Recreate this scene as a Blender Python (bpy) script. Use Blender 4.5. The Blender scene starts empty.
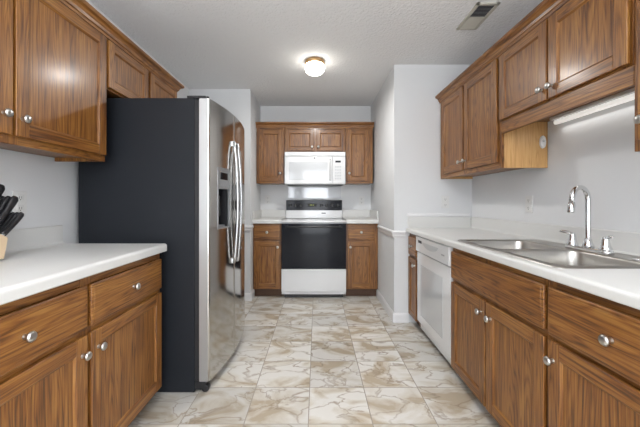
import bpy, bmesh, math, random
from mathutils import Vector, Matrix
random.seed(7)
S = bpy.context.scene
COL = S.collection
PI = math.pi
# ------------------------------------------------------------------ camera
F = 310.0; EYE = 1.14
cd = bpy.data.cameras.new('camera'); cam = bpy.data.objects.new('camera', cd); COL.objects.link(cam)
cd.sensor_width = 36; cd.lens = 36*F/640; cd.clip_start = 0.02
cd.shift_x = (320-316.7)/640; cd.shift_y = (202-213.5)/640
cam.location = (0, 0, EYE); cam.rotation_euler = (PI/2, 0, 0)
S.camera = cam
# ------------------------------------------------------------------ world, light, exposure
w = bpy.data.worlds.new('world'); S.world = w; w.use_nodes = True
bg = w.node_tree.nodes['Background']; bg.inputs[0].default_value = (0.80, 0.89, 1, 1); bg.inputs[1].default_value = 2.2
def area(name, loc, rot, sx, sy, power, color=(1, 1, 1)):
    l = bpy.data.lights.new(name, 'AREA'); l.shape = 'RECTANGLE'; l.size = sx; l.size_y = sy
    l.energy = power; l.color = color
    o = bpy.data.objects.new(name, l); COL.objects.link(o); o.location = loc; o.rotation_euler = rot
    return o
area('daylight_glass_door', (-0.03, -2.98, 1.15), (PI/2, 0, 0), 0.88, 2.1, 34, (0.93, 0.96, 1))
area('daylight_window', (-1.075, -2.98, 1.45), (PI/2, 0, 0), 0.5, 1.3, 9, (0.93, 0.96, 1))
area('side_fill', (2.35, -1.7, 1.5), (0, PI/2, 0), 1.2, 1.6, 48, (0.93, 0.96, 1))  # added fill from the right; the wall behind it has no window
kl = area('kitchen_ceiling_lamp', (-0.018, 2.86, 2.306), (0, 0, 0), 0.13, 0.13, 12, (1, 0.98, 0.95)); kl.data.shape = 'DISK'
area('overhead_fill', (0.0, -0.7, 2.30), (0, 0, 0), 1.2, 1.2, 8, (1, 0.97, 0.93))  # added soft fill from above, no real fixture behind the camera
area('ceiling_bounce_fill', (0.0, -0.85, 1.75), (PI, 0, 0), 1.8, 1.0, 100, (0.97, 0.98, 1))  # added unseen panel facing up, brightens the ceiling for bounce light
S.view_settings.view_transform = 'Standard'; S.view_settings.look = 'None'
S.view_settings.gamma = 1; S.view_settings.use_curve_mapping = False
S.view_settings.exposure = 0.47

# ------------------------------------------------------------------ materials
def new_mat(name):
    m = bpy.data.materials.new(name); m.use_nodes = True
    return m, m.node_tree, m.node_tree.nodes['Principled BSDF']
def plain(name, col, rough=0.5, metal=0.0, coat=0.0, bump=None, var=0.0, emit=0.0, spec=None, aniso=0.0):
    m, nt, b = new_mat(name); N = nt.nodes; L = nt.links
    b.inputs['Base Color'].default_value = (*col, 1); b.inputs['Roughness'].default_value = rough
    b.inputs['Metallic'].default_value = metal; b.inputs['Coat Weight'].default_value = coat
    b.inputs['Coat Roughness'].default_value = 0.08
    if spec is not None: b.inputs['Specular IOR Level'].default_value = spec
    if emit: b.inputs['Emission Color'].default_value = (*col, 1); b.inputs['Emission Strength'].default_value = emit
    tc = N.new('ShaderNodeTexCoord')
    if var:
        n = N.new('ShaderNodeTexNoise'); n.inputs['Scale'].default_value = 6; n.inputs['Detail'].default_value = 4
        L.new(tc.outputs['Object'], n.inputs['Vector'])
        mx = N.new('ShaderNodeMix'); mx.data_type = 'RGBA'
        mx.inputs['A'].default_value = (*[c*(1-var) for c in col], 1); mx.inputs['B'].default_value = (*[min(1, c*(1+var)) for c in col], 1)
        L.new(n.outputs['Fac'], mx.inputs['Factor']); L.new(mx.outputs['Result'], b.inputs['Base Color'])
    if bump:
        sc, st, dist = bump
        n = N.new('ShaderNodeTexNoise'); n.inputs['Scale'].default_value = sc; n.inputs['Detail'].default_value = 5
        n.inputs['Distortion'].default_value = 0.6
        L.new(tc.outputs['Object'], n.inputs['Vector'])
        bp = N.new('ShaderNodeBump'); bp.inputs['Strength'].default_value = st; bp.inputs['Distance'].default_value = dist
        L.new(n.outputs['Fac'], bp.inputs['Height']); L.new(bp.outputs['Normal'], b.inputs['Normal'])
    return m
def math_node(nt, op, a, bval):
    n = nt.nodes.new('ShaderNodeMath'); n.operation = op
    nt.links.new(a, n.inputs[0])
    if isinstance(bval, (int, float)): n.inputs[1].default_value = bval
    else: nt.links.new(bval, n.inputs[1])
    return n.outputs[0]
def oak(name, axis, dark=0.48, pale=False):
    m, nt, b = new_mat(name); N = nt.nodes; L = nt.links
    tc = N.new('ShaderNodeTexCoord'); oi = N.new('ShaderNodeObjectInfo')
    off = N.new('ShaderNodeVectorMath'); off.operation = 'SCALE'; off.inputs[0].default_value = (7.3, 3.1, 5.7)
    L.new(oi.outputs['Random'], off.inputs['Scale'])
    add = N.new('ShaderNodeVectorMath'); add.operation = 'ADD'
    L.new(tc.outputs['Object'], add.inputs[0]); L.new(off.outputs[0], add.inputs[1])
    def stretched(across, along):
        mp = N.new('ShaderNodeMapping'); s = [across]*3; s[axis] = along
        mp.inputs['Scale'].default_value = s; L.new(add.outputs[0], mp.inputs['Vector']); return mp.outputs[0]
    n1 = N.new('ShaderNodeTexNoise'); n1.inputs['Scale'].default_value = 1; n1.inputs['Detail'].default_value = 2.0
    n1.inputs['Roughness'].default_value = 0.45; n1.inputs['Distortion'].default_value = 0.3
    L.new(stretched(10.5, 0.8), n1.inputs['Vector'])
    rings = math_node(nt, 'PINGPONG', math_node(nt, 'MULTIPLY', n1.outputs['Fac'], 22.0), 0.5)
    rings2 = math_node(nt, 'MINIMUM', math_node(nt, 'MULTIPLY', rings, 3.4), 1.0)
    n2 = N.new('ShaderNodeTexNoise'); n2.inputs['Scale'].default_value = 1; n2.inputs['Detail'].default_value = 5
    n2.inputs['Roughness'].default_value = 0.65
    L.new(stretched(140, 4), n2.inputs['Vector'])
    n3 = N.new('ShaderNodeTexNoise'); n3.inputs['Scale'].default_value = 1; n3.inputs['Detail'].default_value = 3
    L.new(stretched(22, 1.2), n3.inputs['Vector'])
    f = math_node(nt, 'ADD', math_node(nt, 'MULTIPLY', rings2, 0.13), math_node(nt, 'MULTIPLY', n2.outputs['Fac'], 0.78))
    f = math_node(nt, 'ADD', f, math_node(nt, 'MULTIPLY', n3.outputs['Fac'], 0.30))
    r = N.new('ShaderNodeValToRGB'); L.new(f, r.inputs['Fac'])
    e = r.color_ramp.elements
    e[0].position = 0.38; e[0].color = (0.07*dark, 0.022*dark, 0.004*dark, 1)
    e[1].position = 0.80; e[1].color = (0.64*dark, 0.300*dark, 0.066*dark, 1)
    k = e.new(0.52); k.color = (0.22*dark, 0.074*dark, 0.011*dark, 1)
    k = e.new(0.64); k.color = (0.42*dark, 0.156*dark, 0.026*dark, 1)
    if pale:
        for el, c in zip(e, ((0.34, 0.17, 0.055), (0.44, 0.24, 0.085), (0.53, 0.30, 0.115), (0.58, 0.35, 0.14))): el.color = (*c, 1)
    L.new(r.outputs['Color'], b.inputs['Base Color'])
    b.inputs['Roughness'].default_value = 0.45; b.inputs['Coat Weight'].default_value = 0.28; b.inputs['Coat Roughness'].default_value = 0.20
    bp = N.new('ShaderNodeBump'); bp.inputs['Strength'].default_value = 0.16; bp.inputs['Distance'].default_value = 0.002
    L.new(f, bp.inputs['Height']); L.new(bp.outputs['Normal'], b.inputs['Normal'])
    return m
def marble_floor():
    m, nt, b = new_mat('marble_tile'); N = nt.nodes; L = nt.links
    tc = N.new('ShaderNodeTexCoord')
    T = 0.331
    mp = N.new('ShaderNodeMapping'); mp.inputs['Location'].default_value = (0.043/T, -1.905/0.314+20, 0); mp.inputs['Scale'].default_value = (1/T, 1/0.314, 1)
    L.new(tc.outputs['Object'], mp.inputs['Vector'])
    sep = N.new('ShaderNodeSeparateXYZ'); L.new(mp.outputs[0], sep.inputs[0])
    fl = N.new('ShaderNodeVectorMath'); fl.operation = 'FLOOR'; L.new(mp.outputs[0], fl.inputs[0])
    wn = N.new('ShaderNodeTexWhiteNoise'); wn.noise_dimensions = '2D'; L.new(fl.outputs[0], wn.inputs['Vector'])
    def edge(o):
        fr = math_node(nt, 'FRACT', o, 0); d = math_node(nt, 'ABSOLUTE', math_node(nt, 'SUBTRACT', fr, 0.5), 0)
        return d
    d = math_node(nt, 'MAXIMUM', edge(sep.outputs[0]), edge(sep.outputs[1]))
    grout = math_node(nt, 'GREATER_THAN', d, 0.4925)
    # every tile samples its own piece of marble
    sc = N.new('ShaderNodeVectorMath'); sc.operation = 'SCALE'; sc.inputs['Scale'].default_value = 9.0; L.new(wn.outputs['Color'], sc.inputs[0])
    ad = N.new('ShaderNodeVectorMath'); ad.operation = 'ADD'; L.new(tc.outputs['Object'], ad.inputs[0]); L.new(sc.outputs[0], ad.inputs[1])
    rot = N.new('ShaderNodeMapping'); rot.inputs['Rotation'].default_value = (0, 0, 0.6); rot.inputs['Scale'].default_value = (1, 1.9, 1)
    L.new(ad.outputs[0], rot.inputs['Vector'])
    nz = N.new('ShaderNodeTexNoise'); nz.inputs['Scale'].default_value = 3.2; nz.inputs['Detail'].default_value = 5; nz.inputs['Distortion'].default_value = 0.9
    L.new(rot.outputs[0], nz.inputs['Vector'])
    # warp for veins
    wv = N.new('ShaderNodeVectorMath'); wv.operation = 'SCALE'; wv.inputs['Scale'].default_value = 0.50; L.new(nz.outputs['Color'], wv.inputs[0])
    av = N.new('ShaderNodeVectorMath'); av.operation = 'ADD'; L.new(rot.outputs[0], av.inputs[0]); L.new(wv.outputs[0], av.inputs[1])
    vo = N.new('ShaderNodeTexVoronoi'); vo.feature = 'DISTANCE_TO_EDGE'; vo.inputs['Scale'].default_value = 2.9; L.new(av.outputs[0], vo.inputs['Vector'])
    vr = N.new('ShaderNodeValToRGB'); L.new(vo.outputs['Distance'], vr.inputs['Fac'])
    vr.color_ramp.elements[0].position = 0.0; vr.color_ramp.elements[0].color = (1, 1, 1, 1)
    vr.color_ramp.elements[1].position = 0.042; vr.color_ramp.elements[1].color = (0, 0, 0, 1)
    cr = N.new('ShaderNodeValToRGB'); L.new(nz.outputs['Fac'], cr.inputs['Fac'])
    e = cr.color_ramp.elements
    e[0].position = 0.38; e[0].color = (0.40, 0.335, 0.25, 1)
    e[1].position = 0.56; e[1].color = (0.60, 0.585, 0.55, 1)
    k = e.new(0.47); k.color = (0.535, 0.50, 0.435, 1)
    nb = N.new('ShaderNodeTexNoise'); nb.inputs['Scale'].default_value = 5; L.new(rot.outputs[0], nb.inputs['Vector'])
    vm = math_node(nt, 'MULTIPLY', vr.outputs['Color'], math_node(nt, 'MULTIPLY', nb.outputs['Fac'], 1.3))
    mx = N.new('ShaderNodeMix'); mx.data_type = 'RGBA'; L.new(vm, mx.inputs['Factor'])
    L.new(cr.outputs['Color'], mx.inputs['A']); mx.inputs['B'].default_value = (0.26, 0.20, 0.14, 1)
    tb = N.new('ShaderNodeMix'); tb.data_type = 'RGBA'; tb.blend_type = 'MULTIPLY'; tb.inputs['Factor'].default_value = 1
    mr = N.new('ShaderNodeMapRange'); mr.inputs['To Min'].default_value = 0.86; mr.inputs['To Max'].default_value = 1.08; L.new(wn.outputs['Value'], mr.inputs['Value'])
    L.new(mx.outputs['Result'], tb.inputs['A']); L.new(mr.outputs[0], tb.inputs['B'])
    g = N.new('ShaderNodeMix'); g.data_type = 'RGBA'; L.new(grout, g.inputs['Factor'])
    L.new(tb.outputs['Result'], g.inputs['A']); g.inputs['B'].default_value = (0.30, 0.27, 0.23, 1)
    L.new(g.outputs['Result'], b.inputs['Base Color'])
    b.inputs['Roughness'].default_value = 0.33; b.inputs['Specular IOR Level'].default_value = 0.4
    bp = N.new('ShaderNodeBump'); bp.inputs['Strength'].default_value = 0.3; bp.inputs['Distance'].default_value = 0.001; bp.invert = True
    L.new(grout, bp.inputs['Height']); L.new(bp.outputs['Normal'], b.inputs['Normal'])
    return m
def brushed(name, col, rough, axis, metal=1.0):
    m, nt, b = new_mat(name); N = nt.nodes; L = nt.links
    tc = N.new('ShaderNodeTexCoord'); mp = N.new('ShaderNodeMapping'); s = [260.0]*3; s[axis] = 2.5
    mp.inputs['Scale'].default_value = s; L.new(tc.outputs['Object'], mp.inputs['Vector'])
    n = N.new('ShaderNodeTexNoise'); n.inputs['Scale'].default_value = 1; n.inputs['Detail'].default_value = 3; L.new(mp.outputs[0], n.inputs['Vector'])
    mr = N.new('ShaderNodeMapRange'); mr.inputs['To Min'].default_value = rough*0.8; mr.inputs['To Max'].default_value = rough*1.25
    L.new(n.outputs['Fac'], mr.inputs['Value']); L.new(mr.outputs[0], b.inputs['Roughness'])
    bp = N.new('ShaderNodeBump'); bp.inputs['Strength'].default_value = 0.05; bp.inputs['Distance'].default_value = 0.0005
    L.new(n.outputs['Fac'], bp.inputs['Height']); L.new(bp.outputs['Normal'], b.inputs['Normal'])
    b.inputs['Base Color'].default_value = (*col, 1); b.inputs['Metallic'].default_value = metal
    return m

OAKZ = oak('oak_vertical_grain', 2); OAKX = oak('oak_horizontal_grain', 0); OAKY = oak('oak_depth_grain', 1)
OAKIN = oak('oak_raw_side_panel', 2, 1.15, True)
M = dict(
    wall=plain('wall_paint', (0.65, 0.66, 0.67), 0.7, bump=(90, 0.12, 0.002)),
    ceil=plain('ceiling_texture', (0.78, 0.785, 0.79), 0.9, bump=(48, 1.0, 0.009)),
    trim=plain('trim_paint', (0.70, 0.70, 0.71), 0.35, var=0.02),
    counter=plain('laminate_white', (0.62, 0.62, 0.605), 0.38, bump=(500, 0.03, 0.0005), var=0.02),
    enamel=plain('white_enamel', (0.64, 0.645, 0.65), 0.16, coat=0.4, var=0.01),
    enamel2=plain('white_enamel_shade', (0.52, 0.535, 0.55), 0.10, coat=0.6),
    plastic=plain('white_plastic', (0.66, 0.66, 0.65), 0.35, var=0.01),
    black=plain('black_glass', (0.006, 0.007, 0.011), 0.10, spec=0.16),
    blackp=plain('black_plastic', (0.012, 0.012, 0.014), 0.32, var=0.1),
    fridge=plain('charcoal_case', (0.012, 0.014, 0.018), 0.50, bump=(260, 0.10, 0.001), var=0.04, spec=0.22),
    gasket=plain('dark_gasket', (0.008, 0.008, 0.010), 0.6, var=0.1),
    steel=brushed('brushed_steel_door', (0.50, 0.485, 0.46), 0.12, 1),
    steelv=brushed('brushed_steel_edge', (0.46, 0.46, 0.46), 0.42, 2),
    sink=brushed('sink_steel', (0.46, 0.445, 0.42), 0.32, 1),
    chrome=plain('chrome', (0.75, 0.76, 0.77), 0.06, 1.0),
    nickel=plain('satin_nickel', (0.52, 0.515, 0.50), 0.28, 1.0, var=0.03),
    bezel=plain('grey_bezel', (0.24, 0.245, 0.25), 0.35, 0.5, var=0.02),
    handle=plain('silver_handle', (0.52, 0.53, 0.54), 0.26, 0.9, var=0.02),
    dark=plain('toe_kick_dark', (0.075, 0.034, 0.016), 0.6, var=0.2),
    slot=plain('slot_black', (0.02, 0.02, 0.02), 0.6, var=0.1),
    brass=plain('antique_brass', (0.42, 0.27, 0.13), 0.35, 0.8, var=0.05),
    globe=plain('lit_glass', (1.0, 0.95, 0.86), 0.3, emit=9),
    tube=plain('lit_tube_lens', (1.0, 0.98, 0.95), 0.3, emit=0.35),
    block=plain('pale_beech', (0.62, 0.47, 0.31), 0.5, var=0.08),
    vent=plain('vent_enamel', (0.50, 0.48, 0.42), 0.5, var=0.03),
    grey=plain('grey_mark', (0.25, 0.25, 0.26), 0.5, var=0.05),
    lime=plain('clock_digits', (0.35, 0.40, 0.12), 0.5, emit=0.25),
    steel2=plain('knife_rivet', (0.6, 0.6, 0.6), 0.3, 1.0, var=0.02),
    splash=plain('gloss_splash', (0.60, 0.62, 0.65), 0.04, coat=0.9),
)
FLOORM = marble_floor()

# ------------------------------------------------------------------ mesh helpers
class MB:
    def __init__(s): s.bm = bmesh.new(); s.mats = []
    def mi(s, m):
        if m not in s.mats: s.mats.append(m)
        return s.mats.index(m)
    def box(s, x0, x1, y0, y1, z0, z1, m, bev=0.0, seg=2):
        x0, x1 = min(x0, x1), max(x0, x1); y0, y1 = min(y0, y1), max(y0, y1); z0, z1 = min(z0, z1), max(z0, z1)
        vs = [s.bm.verts.new(p) for p in ((x0,y0,z0),(x1,y0,z0),(x1,y1,z0),(x0,y1,z0),(x0,y0,z1),(x1,y0,z1),(x1,y1,z1),(x0,y1,z1))]
        fs = [s.bm.faces.new([vs[i] for i in q]) for q in ((3,2,1,0),(4,5,6,7),(0,1,5,4),(1,2,6,5),(2,3,7,6),(3,0,4,7))]
        k = s.mi(m)
        for f in fs: f.material_index = k
        if bev > 0:
            es = list({e for f in fs for e in f.edges})
            r = bmesh.ops.bevel(s.bm, geom=es, offset=bev, segments=seg, profile=0.6, affect='EDGES')
            for f in r['faces']: f.material_index = k; f.smooth = True
        return s
    def lathe(s, prof, origin, axis, m, n=20, smooth=True):
        o = Vector(origin); a = Vector(axis).normalized()
        u = a.orthogonal().normalized(); v = a.cross(u); k = s.mi(m); rings = []
        for r, h in prof:
            if r < 1e-6: rings.append([s.bm.verts.new(o+a*h)])
            else: rings.append([s.bm.verts.new(o+a*h+(u*math.cos(2*PI*i/n)+v*math.sin(2*PI*i/n))*r) for i in range(n)])
        for A, B in zip(rings, rings[1:]):
            for i in range(n):
                j = (i+1) % n
                if len(A) == 1 and len(B) == 1: continue
                if len(A) == 1: q = [A[0], B[i], B[j]]
                elif len(B) == 1: q = [A[i], B[0], A[j]]
                else: q = [A[i], B[i], B[j], A[j]]
                f = s.bm.faces.new(q); f.material_index = k; f.smooth = smooth
        for R in (rings[0], rings[-1]):
            if len(R) > 1: f = s.bm.faces.new(R); f.material_index = k
        return s
    def tube(s, pts, rad, m, n=12, sq=1.0, u0=None):
        pts = [Vector(p) for p in pts]; k = s.mi(m)
        rads = rad if isinstance(rad, (list, tuple)) else [rad]*len(pts)
        t0 = (pts[1]-pts[0]).normalized(); u = Vector(u0) if u0 is not None else t0.orthogonal().normalized(); rings = []
        for i, p in enumerate(pts):
            t = (pts[min(i+1, len(pts)-1)]-pts[max(i-1, 0)]).normalized()
            u = (u-t*u.dot(t)).normalized(); v = t.cross(u)
            rings.append([s.bm.verts.new(p+(u*math.cos(2*PI*j/n)+v*sq*math.sin(2*PI*j/n))*rads[i]) for j in range(n)])
        for A, B in zip(rings, rings[1:]):
            for i in range(n):
                f = s.bm.faces.new([A[i], A[(i+1)%n], B[(i+1)%n], B[i]]); f.material_index = k; f.smooth = True
        for R in (rings[0], rings[-1]):
            f = s.bm.faces.new(R); f.material_index = k
        return s
    def prism(s, poly, axis, a0, a1, m, smooth=False):
        """poly: 2D points in the two axes other than `axis` (in xyz order)"""
        k = s.mi(m)
        def P(q, a):
            l = list(q); l.insert(axis, a); return s.bm.verts.new(l)
        A = [P(q, a0) for q in poly]; B = [P(q, a1) for q in poly]; n = len(poly)
        for i in range(n):
            f = s.bm.faces.new([A[i], A[(i+1)%n], B[(i+1)%n], B[i]]); f.material_index = k; f.smooth = smooth
        for R in (A, B):
            f = s.bm.faces.new(R); f.material_index = k
        return s
    def build(s, name, parent=None, loc=None):
        bmesh.ops.recalc_face_normals(s.bm, faces=s.bm.faces[:])
        me = bpy.data.meshes.new(name); s.bm.to_mesh(me); s.bm.free()
        for m in s.mats: me.materials.append(m)
        o = bpy.data.objects.new(name, me); COL.objects.link(o)
        if parent is not None: o.parent = parent
        if loc: o.location = loc
        return o
def thing(name, label, cat, loc=(0, 0, 0), rz=0, group=None):
    o = bpy.data.objects.new(name, None); COL.objects.link(o); o.empty_display_size = 0.1
    o.location = loc; o.rotation_euler = (0, 0, rz); return tag(o, label, cat, group)
def tag(o, label, cat, group=None):
    o['label'] = label; o['category'] = cat
    if group: o['group'] = group
    return o
def struct(o): o['kind'] = 'structure'; return o
def sbox(name, *a, bev=0.0):
    return struct(MB().box(*a, bev=bev).build(name))

# ------------------------------------------------------------------ room shell
XL, XR = -1.47, 1.47           # kitchen side walls
YB = 4.20                      # back wall of the range alcove
CZ = 2.44
AL, AR = -0.763, 0.733         # alcove side walls
YPL, YPR = 3.571, 2.936        # front faces of the partitions
sbox('floor', -3.0, 3.0, -3.2, 4.4, -0.05, 0.0, FLOORM)
sbox('ceiling', -3.0, 3.0, -3.2, 4.4, CZ, CZ+0.05, M['ceil'])
sbox('wall_left', XL-0.12, XL, -0.4, 4.4, 0, CZ, M['wall'])
sbox('wall_right', XR, XR+0.12, -0.4, 4.4, 0, CZ, M['wall'])
sbox('wall_back', XL, XR, YB, YB+0.12, 0, CZ, M['wall'])
sbox('wall_partition_left', XL, AL, YPL, YB, 0, CZ, M['wall'])
sbox('wall_partition_right', AR, XR, YPR, YB, 0, CZ, M['wall'])
# dining end behind the camera
sbox('wall_dining_left', -2.52, -2.4, -3.0, -0.4, 0, CZ, M['wall'])
sbox('wall_dining_right', 2.4, 2.52, -3.0, -0.4, 0, CZ, M['wall'])
sbox('wall_return_left', -2.4, XL-0.12, -0.5, -0.4, 0, CZ, M['wall'])
sbox('wall_return_right', XR+0.12, 2.4, -0.5, -0.4, 0, CZ, M['wall'])
rw = MB()
for a in ((-2.4, -1.35, 0, CZ), (-0.80, -0.48, 0, CZ), (0.42, 2.4, 0, CZ), (-1.35, -0.80, 0, 0.75), (-1.35, -0.80, 2.15, CZ), (-0.48, 0.42, 2.22, CZ)):
    rw.box(a[0], a[1], -3.12, -3.0, a[2], a[3], M['wall'])
struct(rw.build('wall_rear'))
def window(name, x0, x1, z0, z1, nx, nz):
    b = MB(); t = 0.05
    b.box(x0, x1, -3.09, -3.03, z0, z0+t, M['trim']); b.box(x0, x1, -3.09, -3.03, z1-t, z1, M['trim'])
    b.box(x0, x0+t, -3.09, -3.03, z0+t, z1-t, M['trim']); b.box(x1-t, x1, -3.09, -3.03, z0+t, z1-t, M['trim'])
    for i in range(1, nx):
        x = x0+(x1-x0)*i/nx; b.box(x-0.01, x+0.01, -3.07, -3.05, z0+t, z1-t, M['trim'])
    for i in range(1, nz):
        z = z0+(z1-z0)*i/nz; b.box(x0+t, x1-t, -3.072, -3.048, z-0.01, z+0.01, M['trim'])
    return struct(b.build(name))
window('window_1', -1.35, -0.80, 0.75, 2.15, 2, 3)
window('window_2', -0.48, 0.42, 0.0, 2.22, 3, 5)

# trim: baseboards and the chair rail that wraps the partition
RAIL = [(0, 0.800), (0.010, 0.800), (0.013, 0.812), (0.018, 0.818), (0.018, 0.835), (0.026, 0.843), (0.028, 0.860), (0.020, 0.868), (0, 0.868)]
BASE = [(0, 0), (0.014, 0), (0.014, 0.072), (0.010, 0.082), (0.005, 0.090), (0, 0.090)]
def molding(name, prof, path, sides):
    """sweep a profile along a polyline in plan; sides = outward normals of each leg, corners mitred"""
    b = MB(); k = b.mi(M['trim'])
    dirs = [Vector(d) for d in sides]; rings = []
    for i, p in enumerate(path):
        if i == 0: d = dirs[0]
        elif i == len(path)-1: d = dirs[-1]
        else: d = dirs[i-1]+dirs[i]
        rings.append([b.bm.verts.new((p[0]+d.x*o, p[1]+d.y*o, z)) for o, z in prof])
    n = len(prof)
    for A, B in zip(rings, rings[1:]):
        for i in range(n):
            b.bm.faces.new([A[i], A[(i+1)%n], B[(i+1)%n], B[i]]).material_index = k
    for R in (rings[0], rings[-1]): b.bm.faces.new(R).material_index = k
    return struct(b.build(name))
molding('trim_1', RAIL, [(AR, 3.62), (AR, YPR), (0.835, YPR)], [(-1, 0), (0, -1)])
molding('baseboard_right', BASE, [(AR, 3.74), (AR, YPR), (0.87, YPR)], [(-1, 0), (0, -1)])
molding('trim_2', RAIL, [(AL, 3.62), (AL, YPL), (XL, YPL)], [(1, 0), (0, -1)])
molding('baseboard_left', BASE, [(AL, 3.74), (AL, YPL), (XL, YPL)], [(1, 0), (0, -1)])

# ------------------------------------------------------------------ cabinets
# local frame: x along the width, front plane (face frame) at y=0, body behind it (+y), z up
DT = 0.018   # door thickness
KNOB = [(0.0, 0.030), (0.008, 0.0295), (0.0135, 0.027), (0.0165, 0.0225), (0.0155, 0.019), (0.0095, 0.0165), (0.0075, 0.013), (0.0072, 0.004), (0.0085, 0.001), (0.0085, 0.0)]
knob_mesh = None
def knob(parent, x, z, y=-DT):
    global knob_mesh
    if knob_mesh is None:
        o = MB().lathe(KNOB, (0, 0, 0), (0, -1, 0), M['nickel'], 22).build('knob'); knob_mesh = o.data
    else:
        o = bpy.data.objects.new('knob', knob_mesh); COL.objects.link(o)
    o.parent = parent; o.location = (x, y, z); return o
def door(par, x0, x1, z0, z1, kx, kz, st=0.056):
    b = MB(); g = -0.001; t = -DT
    b.box(x0, x0+st, t, g, z0, z1, OAKZ, 0.0035); b.box(x1-st, x1, t, g, z0, z1, OAKZ, 0.0035)
    b.box(x0+st-0.002, x1-st+0.002, t+0.0006, g, z0, z0+st, OAKX, 0.0035); b.box(x0+st-0.002, x1-st+0.002, t+0.0006, g, z1-st, z1, OAKX, 0.0035)
    b.box(x0+st-0.004, x1-st+0.004, t+0.0095, g-0.001, z0+st-0.004, z1-st+0.004, OAKZ)
    # sloping bead round the panel
    bw = 0.008; yi = t+0.0093; yo = t+0.003
    X0, X1, Z0, Z1 = x0+st-0.001, x1-st+0.001, z0+st-0.001, z1-st+0.001
    for m, q in ((OAKX, [(X0, yo, Z0), (X1, yo, Z0), (X1-bw, yi, Z0+bw), (X0+bw, yi, Z0+bw)]),
                 (OAKX, [(X1, yo, Z1), (X0, yo, Z1), (X0+bw, yi, Z1-bw), (X1-bw, yi, Z1-bw)]),
                 (OAKZ, [(X0, yo, Z1), (X0, yo, Z0), (X0+bw, yi, Z0+bw), (X0+bw, yi, Z1-bw)]),
                 (OAKZ, [(X1, yo, Z0), (X1, yo, Z1), (X1-bw, yi, Z1-bw), (X1-bw, yi, Z0+bw)])):
        f = b.bm.faces.new([b.bm.verts.new(p) for p in q]); f.material_index = b.mi(m)
    o = b.build('door', par)
    if kx is not None: knob(o, kx, kz)
    return o
def drawer(par, x0, x1, z0, z1, has_knob=True, name='drawer'):
    b = MB(); b.box(x0, x1, -DT, -0.001, z0, z1, OAKX, 0.006, 3)
    b.box(x0+0.012, x1-0.012, -DT-0.0012, -DT+0.004, z0+0.012, z1-0.012, OAKX, 0.001, 1)
    o = b.build(name, par)
    if has_knob: knob(o, (x0+x1)/2, (z0+z1)/2, -DT-0.001)
    return o
def carcass(par, W, D, z0, z1, stiles, rails, toe=False, side=OAKZ, hollow=0.0, name='body', open_top=False):
    """face frame of stiles [(x0,x1)] and rails [(z0,z1)] in front of a box body"""
    b = MB(); e = 0.0
    for a in stiles: b.box(a[0], a[1], 0, 0.019, z0, z1, OAKZ, 0.0012, 1)
    for a in rails: b.box(0.01, W-0.01, 0.0006, 0.0186, a[0], a[1], OAKX, 0.001, 1)
    # sides, top, bottom, back
    b.box(0, 0.016, 0.0185, D, z0, z1, side); b.box(W-0.016, W, 0.0185, D, z0, z1, side)
    b.box(0.016, W-0.016, 0.0185, D, z0+hollow, z0+hollow+0.016, OAKX)
    if not open_top: b.box(0.016, W-0.016, 0.0185, D, z1-0.016, z1, OAKX)
    b.box(0.016, W-0.016, D-0.008, D, z0+hollow, z1-0.016, OAKZ)
    o = b.build(name, par)
    if toe:
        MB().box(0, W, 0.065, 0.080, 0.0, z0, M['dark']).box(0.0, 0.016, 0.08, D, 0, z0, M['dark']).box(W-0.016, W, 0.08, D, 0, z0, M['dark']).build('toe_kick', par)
    return o
RZ_R, RZ_L = -PI/2, PI/2
BZ0, BZ1 = 0.095, 0.855       # base boxes
# --- right base run: frame plane X=0.878, local x runs towards the camera
XF = 0.878; DB = XR-0.004-XF
c = thing('base_cabinet', 'narrow oak base cabinet between wall end and white dishwasher', 'cabinet', (XF, 2.930, 0), RZ_R)
W = 0.252; carcass(c, W, DB, BZ0, BZ1, [(0, 0.03), (W-0.03, W)], [(BZ0, BZ0+0.035), (0.625, 0.665), (0.82, BZ1)], True)
drawer(c, 0.018, W-0.016, 0.655, 0.825); door(c, 0.018, W-0.016, 0.100, 0.633, W-0.042, 0.580, 0.045)
c = thing('base_cabinet', 'oak sink cabinet with two doors under the steel sink', 'cabinet', (XF, 1.995, 0), RZ_R)
W = 0.826; carcass(c, W, DB, BZ0, BZ1, [(0, 0.035), (0.385, 0.435), (W-0.03, W)], [(BZ0, BZ0+0.035), (0.625, 0.665), (0.82, BZ1)], True, open_top=True)
drawer(c, 0.008, 0.818, 0.655, 0.825, False, 'false_drawer_front')
door(c, 0.008, 0.404, 0.088, 0.630, 0.404-0.032, 0.566); door(c, 0.416, 0.818, 0.088, 0.630, 0.416+0.045, 0.560)
c = thing('base_cabinet', 'oak base cabinet at lower right with one knobbed drawer over a door', 'cabinet', (XF, 1.166, 0), RZ_R)
W = 0.53; carcass(c, W, DB, BZ0, BZ1, [(0, 0.035), (W-0.035, W)], [(BZ0, BZ0+0.035), (0.625, 0.665), (0.82, BZ1)], True)
drawer(c, 0.010, 0.514, 0.648, 0.825); door(c, 0.010, 0.514, 0.088, 0.630, 0.038, 0.562)
# --- left base run: frame plane X=-0.902
XF2 = -0.892; DB2 = XF2-XL-0.004
c = thing('base_cabinet', 'oak base cabinet with two drawers and two doors left of fridge', 'cabinet', (XF2, 0.655, 0), RZ_L)
W = 1.105; carcass(c, W, DB2, BZ0, BZ1, [(0, 0.035), (0.51, 0.57), (W-0.035, W)], [(BZ0, BZ0+0.035), (0.625, 0.665), (0.82, BZ1)], True)
drawer(c, 0.012, 0.530, 0.655, 0.820); drawer(c, 0.551, W-0.010, 0.655, 0.820)
door(c, 0.012, 0.530, 0.100, 0.632, 0.530-0.028, 0.565); door(c, 0.551, W-0.010, 0.100, 0.632, 0.551+0.036, 0.562)
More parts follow.
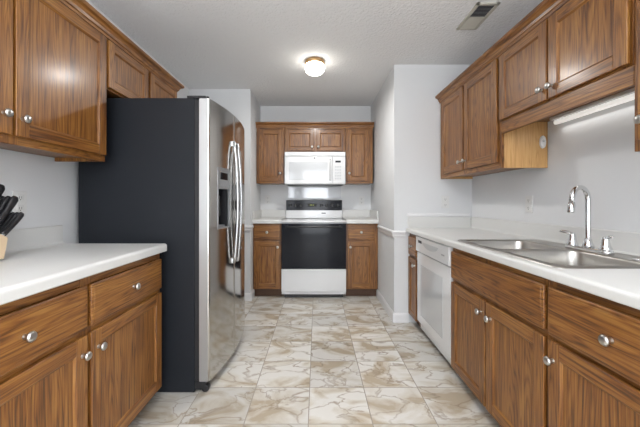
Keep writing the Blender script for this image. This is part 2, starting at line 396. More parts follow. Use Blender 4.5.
# --- alcove base cabinets: frame plane Y=3.70
YF = 3.700; DA = YB-0.004-YF
c = thing('base_cabinet', 'small oak base cabinet directly left of the range', 'cabinet', (AL+0.004, YF, 0), 0, 'small oak base cabinets beside the range')
W = 0.336; carcass(c, W, DA, 0.10, 0.883, [(0, 0.03), (W-0.02, W)], [(0.10, 0.135), (0.66, 0.70), (0.86, 0.883)], True)
drawer(c, 0.016, W-0.012, 0.695, 0.868); door(c, 0.016, W-0.012, 0.115, 0.672, W-0.040, 0.605)
c = thing('base_cabinet', 'small oak base cabinet directly right of the range', 'cabinet', (0.351, YF, 0), 0, 'small oak base cabinets beside the range')
W = AR-0.004-0.351; carcass(c, W, DA, 0.10, 0.883, [(0, 0.03), (W-0.045, W)], [(0.10, 0.135), (0.66, 0.70), (0.86, 0.883)], True)
drawer(c, 0.022, W-0.045, 0.695, 0.868); door(c, 0.022, W-0.045, 0.115, 0.672, 0.048, 0.605)
# --- uppers, left wall (frame plane X=-1.195)
UZ1 = 2.095
XU2 = -1.195; DU2 = XU2-XL-0.004
c = thing('wall_cabinet', 'tall oak wall cabinet at upper left with two knobbed doors', 'cabinet', (XU2, 0.69, 0), RZ_L)
W = 1.060; carcass(c, W, DU2, 1.367, UZ1, [(0, 0.035), (0.49, 0.55), (W-0.035, W)], [(1.367, 1.407), (2.055, UZ1)], hollow=0.02)
door(c, 0.012, 0.513, 1.400, 2.062, 0.513-0.038, 1.476); door(c, 0.526, W-0.012, 1.400, 2.062, 0.526+0.024, 1.472)
c = thing('wall_cabinet', 'short oak wall cabinet over the fridge with two doors', 'cabinet', (XU2, 1.753, 0), RZ_L)
W = 0.872; carcass(c, W, DU2, 1.782, UZ1, [(0, 0.03), (0.41, 0.45), (W-0.03, W)], [(1.782, 1.805), (2.055, UZ1)])
door(c, 0.008, 0.418, 1.792, 2.062, None, 0, 0.05); door(c, 0.450, W-0.008, 1.792, 2.062, None, 0, 0.05)
# --- uppers, right wall (frame plane X=1.172)
XU = 1.172; DU = XR-0.004-XU
c = thing('wall_cabinet', 'tall oak wall cabinet on right wall at its far end', 'cabinet', (XU, 2.930, 0), RZ_R)
W = 0.962; carcass(c, W, DU, 1.357, UZ1, [(0, 0.06), (0.45, 0.51), (W-0.03, W)], [(1.357, 1.402), (2.055, UZ1)], side=OAKIN, hollow=0.02)
door(c, 0.056, 0.472, 1.395, 2.062, 0.472-0.034, 1.460); door(c, 0.496, 0.934, 1.395, 2.062, 0.496+0.026, 1.460)
c = thing('wall_cabinet', 'short oak wall cabinet above the sink with valance board below', 'cabinet', (XU, 1.966, 0), RZ_R)
W = 0.820; carcass(c, W, DU, 1.648, UZ1, [(0, 0.02), (0.39, 0.43), (W-0.03, W)], [(1.648, 1.668), (2.055, UZ1)])
door(c, 0.000, 0.404, 1.655, 2.062, 0.404-0.028, 1.714); door(c, 0.418, 0.812, 1.655, 2.062, 0.418+0.024, 1.712)
MB().box(0.0, W, 0.0, 0.018, 1.573, 1.6475, OAKX, 0.002).build('valance', c)
c = thing('wall_cabinet', 'tall oak wall cabinet cut off by the right edge of the photo', 'cabinet', (XU, 1.144, 0), RZ_R)
W = 0.50; carcass(c, W, DU, 1.325, UZ1, [(0, 0.035), (W-0.035, W)], [(1.325, 1.375), (2.055, UZ1)], hollow=0.02)
door(c, 0.022, 0.478, 1.365, 2.062, 0.022+0.032, 1.431)
# --- uppers, alcove (frame plane Y=3.905)
YU = 3.905; DUA = YB-0.004-YU
c = thing('wall_cabinet', 'tall oak wall cabinet left of the microwave', 'cabinet', (AL+0.006, YU, 0), 0, 'tall oak wall cabinets beside the microwave')
W = 0.350; carcass(c, W, DUA, 1.375, UZ1, [(0, 0.045), (W-0.035, W)], [(1.375, 1.415), (2.055, UZ1)])
door(c, 0.034, W-0.020, 1.405, 2.050, W-0.052, 1.50)
c = thing('wall_cabinet', 'short oak wall cabinet above the white microwave', 'cabinet', (-0.403, YU, 0))
W = 0.766; carcass(c, W, DUA, 1.768, UZ1, [(0, 0.03), (0.36, 0.41), (W-0.03, W)], [(1.768, 1.795), (2.055, UZ1)])
door(c, 0.012, 0.368, 1.782, 2.050, 0.368-0.022, 1.83, 0.05); door(c, 0.402, W-0.012, 1.782, 2.050, 0.402+0.022, 1.83, 0.05)
c = thing('wall_cabinet', 'tall oak wall cabinet right of the microwave', 'cabinet', (0.367, YU, 0), 0, 'tall oak wall cabinets beside the microwave')
W = 0.706-0.367; carcass(c, W, DUA, 1.375, UZ1, [(0, 0.035), (W-0.055, W)], [(1.375, 1.415), (2.055, UZ1)])
door(c, 0.016, W-0.045, 1.405, 2.050, 0.042, 1.50)
# --- crown mouldings
CR = [(-0.004, 2.070), (-0.010, 2.070), (-0.014, 2.082), (-0.020, 2.086), (-0.024, 2.100), (-0.034, 2.112), (-0.048, 2.118), (-0.052, 2.126), (-0.052, 2.137), (0.02, 2.137), (0.02, 2.096), (-0.004, 2.096)]
def crown(label, loc, rz, length, ret_lo, ret_hi, depth, cat='crown moulding'):
    b = MB(); k = b.mi(OAKX); rings = []
    # path in local plan with optional returns along the cabinet ends
    for (x, flare) in ((0, -1 if ret_lo else 0), (length, 1 if ret_hi else 0)):
        rings.append([b.bm.verts.new((x+flare*(-min(o, 0)), o, z)) for o, z in CR])
    n = len(CR)
    for i in range(n): b.bm.faces.new([rings[0][i], rings[0][(i+1)%n], rings[1][(i+1)%n], rings[1][i]]).material_index = k
    for j, on in ((0, ret_lo), (1, ret_hi)):
        if on:
            x = 0 if j == 0 else length; s = -1 if j == 0 else 1; k2 = b.mi(OAKY)
            R = [b.bm.verts.new((x+s*(-min(o, 0)) if o < 0 else x-s*o, depth, z)) for o, z in CR]
            A = rings[j]
            for i in range(n): b.bm.faces.new([A[i], A[(i+1)%n], R[(i+1)%n], R[i]]).material_index = k2
            b.bm.faces.new(R).material_index = k2
        else: b.bm.faces.new(rings[j]).material_index = k
    o = b.build('crown_moulding'); o.location = loc; o.rotation_euler = (0, 0, rz)
    return tag(o, label, cat)
crown('oak crown moulding along top of left wall cabinets', (XU2, 0.69, 0.0), RZ_L, 1.935, False, True, DU2)
crown('oak crown moulding along top of right wall cabinets', (XU, 2.930, 0.0), RZ_R, 2.286, False, False, DU)
crown('oak crown moulding on cabinets above microwave and range', (AL+0.002, YU, 0.0), 0, 0.718-AL-0.004, False, False, DUA)

# ------------------------------------------------------------------ countertops
def nose(front, back, z0, z1, sgn):
    """profile (x,z) of a worktop strip whose rounded nose faces sgn*-x"""
    r = 0.014; pts = []
    for i in range(6):
        a = PI/2*i/5; pts.append((front+sgn*(r-r*math.sin(a)), z1-r+r*math.cos(a)))
    for i in range(4):
        a = PI/2*i/3; pts.append((front+sgn*(0.006-0.006*math.cos(a)), z0+0.006-0.006*math.sin(a)))
    return pts+[(back, z0), (back, z1)]
CT = 0.895; CB = 0.8625
HX0, HX1, HY0, HY1 = 0.905, 1.335, 1.160, 1.940    # sink cut-out
b = MB()
b.prism(nose(0.843, HX0, CB-0.006, CT, 1), 1, 0.60, 2.932, M['counter'])
b.box(HX1, XR-0.002, 0.60, 2.932, CB, CT, M['counter']); b.box(HX0, HX1, 0.60, HY0, CB, CT, M['counter']); b.box(HX0, HX1, HY1, 2.932, CB, CT, M['counter'])
ct = tag(b.build('countertop'), 'long white laminate countertop holding the steel sink', 'countertop')
BSP = [(0, CT), (0, 0.995), (-0.004, 1.000), (-0.014, 1.000), (-0.018, 0.996), (-0.018, CT+0.012), (-0.026, CT+0.004), (-0.034, CT)]
MB().prism([(XR-0.002+x, z) for x, z in BSP], 1, 0.60, 2.912, M['counter']).build('backsplash', ct)
MB().box(0.860, XR-0.022, 2.912, 2.934, CT, 1.000, M['counter'], 0.003).box(0.852, XR-0.022, 2.922, 2.9345, 1.002, 1.035, M['trim'], 0.003).build('end_splash', ct)
CTL = 0.903
b = MB(); b.prism(nose(-0.856, XL+0.002, CB-0.004, CTL, -1), 1, 0.60, 1.772, M['counter'])
ct = tag(b.build('countertop'), 'white laminate countertop under the knife block left of fridge', 'countertop')
MB().prism([(XL+0.002-x, z+CTL-CT) for x, z in BSP], 1, 0.60, 1.771, M['counter']).build('backsplash', ct)
def alcove_counter(x0, x1, wall_side, label):
    ZT, ZB = 0.932, 0.8885
    pr = nose(3.660, YB-0.002, ZB-0.004, ZT, 1)
    b = MB(); b.prism(pr, 0, x0, x1, M['counter'])
    o = tag(b.build('countertop'), label, 'countertop', 'small countertops beside the range')
    MB().prism([(YB-0.002+y, z+ZT-CT) for y, z in BSP], 0, x0, x1, M['counter']).build('backsplash', o)
    s = (x1-0.016, x1) if wall_side > 0 else (x0, x0+0.016)
    MB().box(s[0], s[1], 3.665, YB-0.022, ZT, ZT+0.100, M['counter'], 0.003).build('side_splash', o)
alcove_counter(AL+0.002, -0.421, -1, 'small white countertop left of the range')
alcove_counter(0.3515, AR-0.002, 1, 'small white countertop right of the range')

# ------------------------------------------------------------------ sink
def rrect(x0, x1, y0, y1, r, z, n=6):
    out = []
    for cx, cy, a0 in ((x1-r, y1-r, 0), (x0+r, y1-r, PI/2), (x0+r, y0+r, PI), (x1-r, y0+r, 1.5*PI)):
        for i in range(n+1):
            a = a0+PI/2*i/n; out.append((cx+r*math.cos(a), cy+r*math.sin(a), z))
    return out
sk = thing('kitchen_sink', 'double bowl stainless steel sink set in the right countertop', 'sink', (1.125, 1.55, CT))
def L(p): return (p[0]-1.125, p[1]-1.55, p[2]-CT)
SX0, SX1, SY0, SY1 = 0.880, 1.405, 1.135, 1.962
bowls = [(0.908, 1.282, 1.563, 1.938), (0.908, 1.282, 1.160, 1.535)]
zr = CT+0.006
b = MB(); bm = b.bm; b.mi(M['sink'])
def loop(pts):
    vs = [bm.verts.new(L(p)) for p in pts]; return vs, [bm.edges.new((vs[i], vs[(i+1)%len(vs)])) for i in range(len(vs))]
def bridge(A, B, smooth=True):
    n = len(A)
    for i in range(n):
        f = bm.faces.new([A[i], A[(i+1)%n], B[(i+1)%n], B[i]]); f.smooth = smooth
o0, _ = loop(rrect(SX0, SX1, SY0, SY1, 0.03, CT+0.0004)); o1, _ = loop(rrect(SX0+0.003, SX1-0.003, SY0+0.003, SY1-0.003, 0.03, zr+0.002)); bridge(o0, o1)
o2, es = loop(rrect(SX0+0.010, SX1-0.010, SY0+0.010, SY1-0.010, 0.026, zr-0.001)); bridge(o1, o2)
tops = []
for (x0, x1, y0, y1) in bowls:
    lip, e2 = loop(rrect(x0-0.008, x1+0.008, y0-0.008, y1+0.008, 0.060, zr-0.001)); es += e2
    vs, _ = loop(rrect(x0, x1, y0, y1, 0.055, zr+0.0015)); bridge(lip, vs); tops.append(vs)
bmesh.ops.triangle_fill(bm, edges=es, use_beauty=True)
for tv, (x0, x1, y0, y1) in zip(tops, bowls):
    prev = tv
    for ins, z, r in ((0.004, zr-0.006, 0.052), (0.010, zr-0.06, 0.050), (0.016, zr-0.13, 0.048), (0.024, zr-0.155, 0.045), (0.045, zr-0.168, 0.04), (0.09, zr-0.172, 0.03)):
        vs, _ = loop(rrect(x0+ins, x1-ins, y0+ins, y1-ins, r, z)); bridge(prev, vs); prev = vs
    bm.faces.new(prev)
b.build('basin', sk)
for (x0, x1, y0, y1) in bowls:
    MB().lathe([(0, 0.004), (0.012, 0.005), (0.022, 0.003), (0.030, 0.004), (0.042, 0.002), (0.042, 0.0)], L(((x0+x1)/2, (y0+y1)/2, zr-0.1715)), (0, 0, 1), M['chrome'], 24).build('drain', sk)
for y in (1.245, 1.290):
    MB().lathe([(0, 0.004), (0.012, 0.004), (0.016, 0.0025), (0.017, 0)], L((1.335, y, zr-0.001)), (0, 0, 1), M['chrome'], 20).build('hole_cover', sk)
# faucet
FX, FY, FZ = 1.320, 1.508, zr-0.0005
fc = thing('faucet', 'chrome gooseneck faucet with two lever handles behind the sink', 'faucet', (FX, FY, FZ))
b = MB(); pts = rrect(-0.027, 0.027, -0.122, 0.122, 0.026, 0, 8); k = b.mi(M['chrome'])
A = [b.bm.verts.new(p) for p in pts]; B = [b.bm.verts.new((p[0], p[1], 0.014)) for p in pts]; C = [b.bm.verts.new((p[0]*0.85, p[1]*0.97, 0.020)) for p in pts]
for P, Q in ((A, B), (B, C)):
    for i in range(len(P)): b.bm.faces.new([P[i], P[(i+1)%len(P)], Q[(i+1)%len(P)], Q[i]]).smooth = True
b.bm.faces.new(A); b.bm.faces.new(C); b.build('base_plate', fc)
th = math.radians(-20); R = 0.060; dx, dy = -math.cos(th), math.sin(th)
b = MB(); b.lathe([(0.024, 0.018), (0.024, 0.030), (0.017, 0.045), (0.0145, 0.060), (0.0125, 0.062)], (0, 0, 0), (0, 0, 1), M['chrome'], 20)
H0 = 0.250; pts = [(0, 0, 0.03+(H0-0.03)*i/6) for i in range(7)]
for i in range(1, 15):
    a = PI*0.94*i/14; r = R*(1-math.cos(a)); pts.append((dx*r, dy*r, H0+R*math.sin(a)))
pts.append((pts[-1][0]+dx*0.003, pts[-1][1]+dy*0.003, pts[-1][2]-0.028)); ex = Vector(pts[-1]); b.tube(pts, 0.0115, M['chrome'], 16)
b.build('spout', fc)
tdir = (ex-Vector(pts[-2])).normalized()
MB().tube([ex-tdir*0.004, ex+tdir*0.004, ex+tdir*0.006, ex+tdir*0.042, ex+tdir*0.046], [0.0125, 0.0135, 0.0150, 0.0150, 0.0125], M['chrome'], 18).build('aerator', fc)
for s in (-1, 1):
    hy = s*0.092
    h = MB().lathe([(0.025, 0.014), (0.025, 0.026), (0.020, 0.036), (0.015, 0.060), (0.0135, 0.072), (0.010, 0.080), (0, 0.083)], (0, hy, 0), (0, 0, 1), M['chrome'], 20).build('handle', fc)
    MB().tube([(0, hy, 0.070), (-0.006, hy+s*0.014, 0.080), (-0.014, hy+s*0.034, 0.084), (-0.018, hy+s*0.046, 0.085), (-0.022, hy+s*0.056, 0.083)], [0.007, 0.009, 0.009, 0.008, 0.005], M['chrome'], 12, 0.65).build('lever', h)

# ------------------------------------------------------------------ dishwasher
# local frame like the cabinets
dw = thing('dishwasher', 'white built-in dishwasher under the right countertop', 'dishwasher', (0.865, 2.672, 0), RZ_R)
W = 0.668
MB().box(0.004, W-0.004, 0.03, 0.58, 0.10, 0.850, M['plastic']).box(0.02, W-0.02, 0.075, 0.09, 0, 0.10, M['blackp']).build('body', dw)
b = MB(); b.box(0.002, W-0.002, 0.0, 0.03, 0.125, 0.715, M['enamel'], 0.006, 3)
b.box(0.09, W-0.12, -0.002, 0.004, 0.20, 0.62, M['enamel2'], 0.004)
b.build('door', dw)
b = MB(); b.box(0.002, W-0.002, -0.012, 0.03, 0.722, 0.852, M['enamel'], 0.008, 3)
cp = b.build('control_panel', dw)
b = MB(); n = 12
poly = [(0.16, 0.815)]+[(0.16+0.34*i/n, 0.815-0.045*math.sin(PI*i/n)**0.6) for i in range(1, n)]+[(0.50, 0.815)]
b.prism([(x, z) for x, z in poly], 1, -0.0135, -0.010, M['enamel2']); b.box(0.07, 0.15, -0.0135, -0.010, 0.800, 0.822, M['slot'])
b.build('handle_pocket', cp)
MB().box(0.55, 0.60, -0.0135, -0.0115, 0.775, 0.785, M['grey']).build('badge', cp)
MB().box(0.002, W-0.002, 0.03, 0.045, 0.055, 0.118, M['enamel'], 0.003).build('kick_panel', dw)

# ------------------------------------------------------------------ refrigerator
FY0, FY1 = 1.846, 2.756; FXB = -1.42
fr = thing('refrigerator', 'side-by-side stainless steel fridge with charcoal sides beside left countertop', 'refrigerator', (-1.07, 2.30, 0))
def G(x, y, z): return (x+1.07, y-2.30, z)
MB().box(FXB+1.07, -0.728+1.07, FY0-2.30, FY1-2.30, 0.006, 1.760, M['fridge'], 0.004).build('case', fr)
MB().box(-0.728+1.07, -0.702+1.07, FY0+0.006-2.30, FY1-0.006-2.30, 0.075, 1.752, M['gasket']).build('gasket', fr)
b = MB()
b.box(-0.74+1.07, -0.665+1.07, FY0+0.006-2.30, FY1-0.006-2.30, 0.018, 0.066, M['blackp'], 0.004)
for i in range(12): b.box(-0.666+1.07, -0.661+1.07, FY0+0.10+i*0.06-2.30, FY0+0.14+i*0.06-2.30, 0.028, 0.056, M['slot'])
b.build('base_grille', fr)
for y in (FY0+0.03, FY1-0.07):
    MB().lathe([(0.018, 0), (0.022, 0.004), (0.022, 0.036), (0.018, 0.04)], G(-0.668, y-0.025, 0.024), (0, 1, 0), M['blackp'], 16).build('roller', fr)
for y in (FY0+0.004, FY1-0.064):
    MB().box(-0.775+1.07, -0.66+1.07, y-2.30, y+0.06-2.30, 1.7605, 1.776, M['blackp'], 0.004).lathe([(0.014, 0), (0.014, 0.016), (0.010, 0.019), (0, 0.019)], G(-0.665, y+0.03, 1.7606), (0, 0, 1), M['blackp'], 16).build('hinge_cover', fr)
def bow(y):
    t = (y-(FY0+FY1)/2)/((FY1-FY0)/2); return -0.640+0.053*(1-t*t)
def fdoor(y0, y1, name, hole=None):
    b = MB(); bm = b.bm; ks, kv, kb = b.mi(M['steel']), b.mi(M['steelv']), b.mi(M['gasket'])
    z0, z1 = 0.070, 1.757; xi = -0.700; r = 0.009
    ys = [y0+(y1-y0)*i/24 for i in range(25)]
    zs = [z0, z1]
    if hole:
        hy0, hy1, hz0, hz1 = hole
        ys = sorted(set([y for y in ys if abs(y-hy0) > 0.006 and abs(y-hy1) > 0.006]+[hy0, hy1])); zs = [z0, hz0, hz1, z1]
    def X(y):
        e = min(y-y0, y1-y); d = 0
        if e < r: d = r-math.sqrt(max(0, r*r-(r-e)**2))
        return bow(y)-d
    ys = sorted(set(ys+[y0+r*k for k in (0.1, 0.3, 0.6, 1)]+[y1-r*k for k in (0.1, 0.3, 0.6, 1)]))
    V = {}
    for i, y in enumerate(ys):
        for j, z in enumerate(zs): V[i, j] = bm.verts.new(G(X(y), y, z))
    for i in range(len(ys)-1):
        for j in range(len(zs)-1):
            if hole and ys[i] >= hole[0]-1e-6 and ys[i+1] <= hole[1]+1e-6 and j == 1: continue
            f = bm.faces.new([V[i, j], V[i+1, j], V[i+1, j+1], V[i, j+1]]); f.material_index = ks; f.smooth = True
    for i, y in ((0, y0), (len(ys)-1, y1)):      # side skins
        A = [V[i, j] for j in range(len(zs))]; B = [bm.verts.new(G(xi, y, z)) for z in zs]
        for j in range(len(zs)-1):
            f = bm.faces.new([A[j], A[j+1], B[j+1], B[j]]); f.material_index = kv
    for j, z in ((0, z0), (len(zs)-1, z1)):
        top = [V[i, j].co for i in range(len(ys))]
        f = bm.faces.new([bm.verts.new(c) for c in top]+[bm.verts.new(G(xi, y1, z)), bm.verts.new(G(xi, y0, z))]); f.material_index = kv
    f = bm.faces.new([bm.verts.new(G(xi, y, z)) for y, z in ((y0, z0), (y1, z0), (y1, z1), (y0, z1))]); f.material_index = kb
    return b.build(name, fr)
seam = 2.212
HOLE = (1.945, 2.110, 0.975, 1.355)
d1 = fdoor(FY0, seam-0.003, 'freezer_door', HOLE)
d2 = fdoor(seam+0.003, FY1, 'fresh_food_door')
# ice and water dispenser set into the freezer door
y0, y1, z0, z1 = HOLE; xf = bow(2.03)
b = MB(); kx = M['blackp']
b.box(-0.690+1.07, -0.686+1.07, y0-2.30, y1-2.30, z0, z1, kx)
b.box(-0.69+1.07, bow(y0)-0.006+1.07, y0-2.30, y0+0.004-2.30, z0, z1, kx); b.box(-0.69+1.07, xf-0.004+1.07, y1-0.004-2.30, y1-2.30, z0, z1, kx)
b.box(-0.69+1.07, bow(y0)-0.006+1.07, y0-2.30, y1-2.30, z0, z0+0.012, M['grey'])
b.box(-0.655+1.07, -0.640+1.07, y0+0.05-2.30, y1-0.05-2.30, 1.05, 1.18, M['slot'], 0.004)
dp = b.build('water_dispenser', d1)
b = MB(); bez = 0.006
def curved(b, ya, yb, off, dep, za, zb, m):
    """strip that follows the bowed door face"""
    ys = [ya+(yb-ya)*i/8 for i in range(9)]
    b.prism([(bow(y)+off+1.07, y-2.30) for y in ys]+[(bow(y)+off-dep+1.07, y-2.30) for y in reversed(ys)], 2, za, zb, m)
curved(b, y0-bez, y0+0.003, 0.003, 0.010, z0-bez, z1+bez, M['bezel']); curved(b, y1-0.003, y1+bez, 0.003, 0.010, z0-bez, z1+bez, M['bezel'])
curved(b, y0+0.003, y1-0.003, 0.003, 0.010, z1-0.004, z1+bez, M['bezel']); curved(b, y0+0.003, y1-0.003, 0.003, 0.010, z0-bez, z0+0.004, M['bezel'])
b.build('bezel', dp)
b = MB(); curved(b, y0+0.0035, y1-0.0035, 0.001, 0.04, 1.225, z1-0.0045, M['bezel'])
curved(b, y0+0.03, y1-0.03, 0.002, 0.003, 1.285, 1.330, M['black'])
for i in range(4): curved(b, y0+0.028+i*0.03, y0+0.048+i*0.03, 0.002, 0.003, 1.245, 1.262, M['grey'])
b.build('control_panel', dp)
for dd, yh in ((d1, 2.172), (d2, 2.252)):
    b = MB(); n = 20; zb, zt = 0.715, 1.560; A = []; k = b.mi(M['handle'])
    for i in range(n+1):
        t = i/n; z = zb+(zt-zb)*t; off = 0.022+0.026*math.sin(PI*t)**0.8; x = bow(yh)+off
        wd = 0.013
        A.append([b.bm.verts.new(G(x+ddx, yh+ddy, z)) for ddx, ddy in ((-0.016, -wd), (-0.003, -wd), (0.0, -wd*0.6), (0.0, wd*0.6), (-0.003, wd), (-0.016, wd))])
    for P, Q in zip(A, A[1:]):
        for i in range(6): b.bm.faces.new([P[i], P[(i+1)%6], Q[(i+1)%6], Q[i]]).smooth = True
    b.bm.faces.new(A[0]); b.bm.faces.new(A[-1])
    for zc in (zb+0.014, zt-0.014): b.box(bow(yh)-0.004+1.07, bow(yh)+0.020+1.07, yh-0.012-2.30, yh+0.012-2.30, zc-0.018, zc+0.018, M['handle'], 0.003)
    b.build('door_handle', dd)

# ------------------------------------------------------------------ range
RX0, RX1, RY = -0.416, 0.346, 3.640
rg = thing('range', 'white freestanding electric range with black glass oven door', 'stove', ((RX0+RX1)/2, RY, 0))
W = RX1-RX0; h = W/2
MB().box(-h, h, 0.035, YB-RY-0.004, 0.045, 0.898, M['enamel'], 0.003).box(-h+0.03, h-0.03, 0.07, 0.52, 0.0, 0.045, M['blackp']).build('body', rg)
b = MB(); b.box(-h, h, 0.004, 0.034, 0.082, 0.350, M['enamel'], 0.006, 3); b.box(-h+0.01, h-0.01, -0.004, 0.006, 0.330, 0.350, M['enamel'], 0.004); b.build('drawer', rg)
b = MB(); b.box(-h, h, 0.0, 0.034, 0.357, 0.886, M['black'], 0.005, 3)
b.box(-h+0.10, h-0.10, -0.0015, 0.002, 0.45, 0.76, M['black'], 0.001)
od = b.build('oven_door', rg)
b = MB(); b.tube([(-h+0.05, -0.034, 0.850), (-h+0.09, -0.040, 0.850), (h-0.09, -0.040, 0.850), (h-0.05, -0.034, 0.850)], 0.010, M['blackp'], 12)
for s in (-1, 1): b.box(s*(h-0.07)-0.012, s*(h-0.07)+0.012, -0.034, 0.002, 0.840, 0.860, M['blackp'], 0.003)
b.build('door_handle', od)
b = MB(); b.box(-h-0.003, h+0.003, -0.008, YB-RY-0.055, 0.8985, 0.920, M['enamel'], 0.007, 3)
ck = b.build('cooktop', rg)
for x, y, r in ((-0.19, 0.14, 0.105), (0.19, 0.14, 0.080), (-0.19, 0.38, 0.080), (0.19, 0.38, 0.105)):
    MB().lathe([(r, 0.0002), (r, 0.0012), (r-0.006, 0.0012), (r-0.006, 0.0002)], (x, y, 0.9198), (0, 0, 1), M['grey'], 36).build('burner_ring', ck)
YG = YB-RY-0.008
b = MB(); b.box(-0.378, 0.378, YG-0.050, YG, 0.920, 1.168, M['enamel'], 0.008, 3)
bgd = b.build('backguard', rg)
b = MB(); b.box(-0.372, 0.372, YG-0.058, YG-0.046, 1.030, 1.163, M['black'], 0.003)
cpn = b.build('control_panel', bgd)
for x in (-0.315, -0.245, -0.175, 0.10, 0.17, 0.24, 0.315):
    MB().lathe([(0.021, 0), (0.020, 0.014), (0.017, 0.018), (0, 0.018)], (x, YG-0.057, 1.095), (0, -1, 0), M['blackp'], 18).box(x-0.003, x+0.003, YG-0.079, YG-0.070, 1.080, 1.110, M['grey']).build('control_knob', cpn)
MB().box(-0.085, 0.035, YG-0.0595, YG-0.057, 1.078, 1.120, M['slot']).box(-0.055, -0.045, YG-0.061, YG-0.059, 1.090, 1.108, M['lime']).box(-0.036, -0.026, YG-0.061, YG-0.059, 1.090, 1.108, M['lime']).box(-0.012, -0.002, YG-0.061, YG-0.059, 1.090, 1.108, M['lime']).build('clock_display', cpn)
MB().box(0.10, 0.155, YG-0.0515, YG-0.049, 0.985, 0.996, M['slot']).build('badge', bgd)

# ------------------------------------------------------------------ microwave
MX0, MX1, MY = -0.396, 0.354, 3.820
mw = thing('microwave', 'white over-the-range microwave under the short oak cabinet', 'microwave', ((MX0+MX1)/2, MY, 1.358))
h = (MX1-MX0)/2; H = 0.400
MB().box(-h, h, 0.02, YB-MY-0.004, 0.0, H, M['enamel'], 0.004).box(-h+0.03, h-0.03, 0.05, 0.30, -0.012, 0.001, M['blackp'], 0.003).build('body', mw)
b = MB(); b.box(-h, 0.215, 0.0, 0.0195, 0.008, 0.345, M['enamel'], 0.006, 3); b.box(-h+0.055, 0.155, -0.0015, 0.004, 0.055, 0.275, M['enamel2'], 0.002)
dr = b.build('door', mw)
b = MB(); b.tube([(0.185, 0.0, 0.05), (0.185, -0.028, 0.07), (0.185, -0.030, 0.18), (0.185, -0.028, 0.29), (0.185, 0.0, 0.31)], 0.009, M['enamel'], 12); b.build('door_handle', dr)
b = MB(); b.box(0.219, h, 0.0, 0.0195, 0.008, 0.345, M['enamel'], 0.005, 3)
cpn = b.build('control_panel', mw)
MB().box(0.250, 0.318, -0.0015, 0.001, 0.268, 0.292, M['black']).build('display', cpn)
b = MB()
for i in range(3):
    for j in range(5): b.box(0.245+i*0.028, 0.265+i*0.028, -0.0012, 0.001, 0.06+j*0.036, 0.082+j*0.036, M['enamel2'], 0.001, 1)
b.build('keypad', cpn)
b = MB(); b.box(-h, h, 0.002, 0.0195, 0.350, H, M['enamel'], 0.004)
for i in range(3): b.box(-h+0.03, h-0.03, 0.0008, 0.003, 0.360+i*0.012, 0.364+i*0.012, M['enamel2'])
vg = b.build('vent_grille', mw)
MB().lathe([(0.011, 0), (0.011, 0.0015), (0, 0.0015)], (-0.005, 0.0, 0.322), (0, -1, 0), M['grey'], 18).build('badge', dr)
# glossy splash sheet on the wall behind the range
tag(MB().box(-0.385, 0.330, YB-0.006, YB-0.001, 1.19, 1.352, M['splash']).build('splash_panel'), 'glossy wall panel behind the range under the microwave', 'splash panel')

# ------------------------------------------------------------------ lights and vent
cl = thing('ceiling_light', 'small round ceiling light with brass ring and white glass dome', 'ceiling light', (-0.018, 2.86, CZ))
MB().lathe([(0.0, 0), (0.088, 0), (0.092, -0.006), (0.092, -0.030), (0.086, -0.036), (0.0, -0.036)], (0, 0, -0.0005), (0, 0, 1), M['brass'], 32).build('ring', cl)
MB().lathe([(0.080, -0.034), (0.090, -0.050), (0.092, -0.068), (0.084, -0.092), (0.064, -0.112), (0.034, -0.124), (0.0, -0.128)], (0, 0, 0), (0, 0, 1), M['globe'], 32).build('glass_dome', cl)
uc = thing('under_cabinet_light', 'white strip light under the short cabinet above the sink', 'light fixture', (1.438, 1.520, 1.6475))
MB().box(-0.035, 0.035, -0.365, 0.350, -0.018, 0.0, M['plastic'], 0.004).build('housing', uc)
MB().tube([(0, -0.345, -0.029), (0, 0.345, -0.029)], 0.014, M['tube'], 16).build('lens', uc)
area('strip_light', (1.438, 1.52, 1.592), (0, 0.0, 0), 0.04, 0.66, 0.18, (1, 0.98, 0.95))
vt = thing('ceiling_vent', 'white ceiling air vent with dark slots near right cabinets', 'vent', (1.120, 2.170, CZ))
b = MB(); X, Y = 0.075, 0.155
for a in ((-X, X, -Y, -Y+0.022), (-X, X, Y-0.022, Y), (-X, -X+0.022, -Y, Y), (X-0.022, X, -Y, Y), (-X, X, -0.006, 0.006)): b.box(a[0], a[1], a[2], a[3], -0.010, -0.0005, M['vent'], 0.002)
b.build('frame', vt)
MB().box(-X+0.02, X-0.02, -Y+0.02, Y-0.02, -0.003, -0.0008, M['slot']).build('backing', vt)
for i in range(9):
    y = -Y+0.035+i*0.0155; b = MB()
    b.prism([(y, -0.009), (y+0.002, -0.009), (y+0.007, -0.003), (y+0.005, -0.003)], 0, -X+0.021, X-0.021, M['grey']); b.build('slat', vt)
for i in range(8):
    y = 0.014+i*0.0155; b = MB()
    b.prism([(y+0.012, -0.009), (y+0.0135, -0.0085), (y+0.002, -0.003), (y, -0.003)], 0, -X+0.021, X-0.021, M['vent']); b.build('slat', vt)

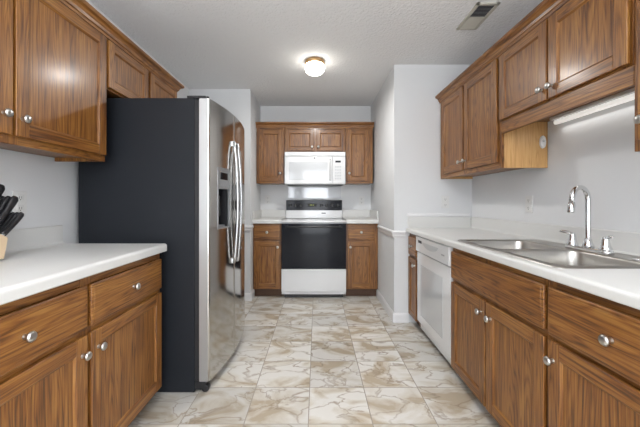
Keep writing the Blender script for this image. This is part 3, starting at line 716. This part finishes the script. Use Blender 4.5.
# ------------------------------------------------------------------ outlets
def outlet(label, loc, rz, name='outlet', rocker=False):
    t = thing(name, label, 'outlet' if name == 'outlet' else 'switch', loc, rz)
    MB().box(-0.036, 0.036, -0.006, -0.0005, -0.058, 0.058, M['plastic'], 0.002).build('wall_plate', t)
    for s in (-1, 1):
        b = MB(); b.box(-0.017, 0.017, -0.0085, -0.005, s*0.026-0.015, s*0.026+0.015, M['plastic'], 0.003)
        for x in (-0.007, 0.005): b.box(x, x+0.002, -0.0089, -0.0083, s*0.026-0.005, s*0.026+0.007, M['slot'])
        b.lathe([(0.0025, 0), (0.0025, 0.0006), (0, 0.0006)], (0, -0.0083, s*0.026-0.010), (0, -1, 0), M['slot'], 10)
        b.build('socket', t)
    return t
outlet('white outlet on right wall behind the faucet', (XR, 2.140, 1.125), RZ_R)
outlet('white outlet on wall at far end of right countertop', (1.215, YPR, 1.140), 0)
outlet('white outlet on left wall behind the knife block', (XL, 1.530, 1.135), RZ_L)
outlet('white outlet on alcove wall right of the range', (0.607, YB, 1.160), 0)
outlet('white outlet on alcove wall left of the range', (-0.665, YB, 1.170), 0)
# small white oval fitting on the bare side panel
cc = thing('puck_switch', 'small white oval switch on the bare cabinet side above sink', 'switch', (1.432, 1.968, 1.520), 0)
b = MB(); k = b.mi(M['plastic']); n = 24
for (sc, y) in ((1, -0.0005), (1, -0.008), (0.8, -0.012)):
    R2 = [b.bm.verts.new((0.020*sc*math.cos(2*PI*i/n), y, 0.040*sc*math.sin(2*PI*i/n))) for i in range(n)]
    if y != -0.0005:
        for i in range(n): b.bm.faces.new([prev[i], prev[(i+1)%n], R2[(i+1)%n], R2[i]]).smooth = True
    prev = R2
b.bm.faces.new(prev); b.build('cover', cc)
MB().lathe([(0.008, 0), (0.007, 0.004), (0, 0.005)], (0, -0.011, 0.006), (0, -1, 0), M['enamel2'], 14).build('button', cc)

# ------------------------------------------------------------------ knife block
kb = thing('knife_block', 'pale wooden knife block full of black-handled knives on left countertop', 'knife block', (-1.32, 1.204, CTL))
b = MB(); poly = [(-0.085, 0.008), (0.050, 0.008), (0.066, 0.090), (-0.02, 0.145), (-0.085, 0.110)]
b.prism(poly, 0, -0.055, 0.055, M['block'])
for x in (-0.040, 0.040):
    for y in (-0.07, 0.035): b.lathe([(0.009, 0.0008), (0.009, 0.009)], (x, y, 0), (0, 0, 1), M['slot'], 12)
b.build('block', kb)
def knife(x, y, z, dy, dx, ln, big, label):
    """handle rises from the slanted top of the block and leans away over the counter (+y)"""
    d = Vector((dx, dy, 1.0)).normalized(); p0 = Vector((-1.32+x, 1.204+y, CTL+z))
    t = thing('kitchen_knife', label, 'knife', p0, 0, 'knives standing in the block')
    w = 0.0150 if big else 0.0115
    b = MB(); P = [(0, 0.95), (0.10, 1.0), (0.35, 0.82), (0.60, 0.90), (0.82, 1.05), (0.93, 1.15), (1.0, 0.75)]
    side = Vector((0, 1, 0)).cross(d).normalized(); fw = d.cross(side)
    pts = [d*(ln*q)+fw*(0.006*math.sin(PI*q)) for q, _ in P]
    b.tube(pts, [w*k for _, k in P], M['blackp'], 14, 0.60, fw); b.build('handle', t)
    MB().lathe([(w*0.55, -0.004), (w*0.62, 0.0), (w*0.62, 0.006), (w*0.5, 0.008)], (0, 0, 0), d, M['steel2'], 14).build('bolster', t)
k = 0
for i in range(6):
    knife(-0.042+0.0172*i, 0.054, 0.102, 0.98, 0.0, 0.122, False, 'short black-handled steak knife in the front row of the block')
for i in range(4):
    knife(-0.038+0.0255*i, 0.018, 0.126, 0.74, 0.0, 0.165, True, 'long black-handled kitchen knife in the middle row of the block')
for i in range(3):
    knife(-0.032+0.032*i, -0.022, 0.150, 0.55, 0.0, 0.178, True, 'long black-handled kitchen knife in the top row of the block')
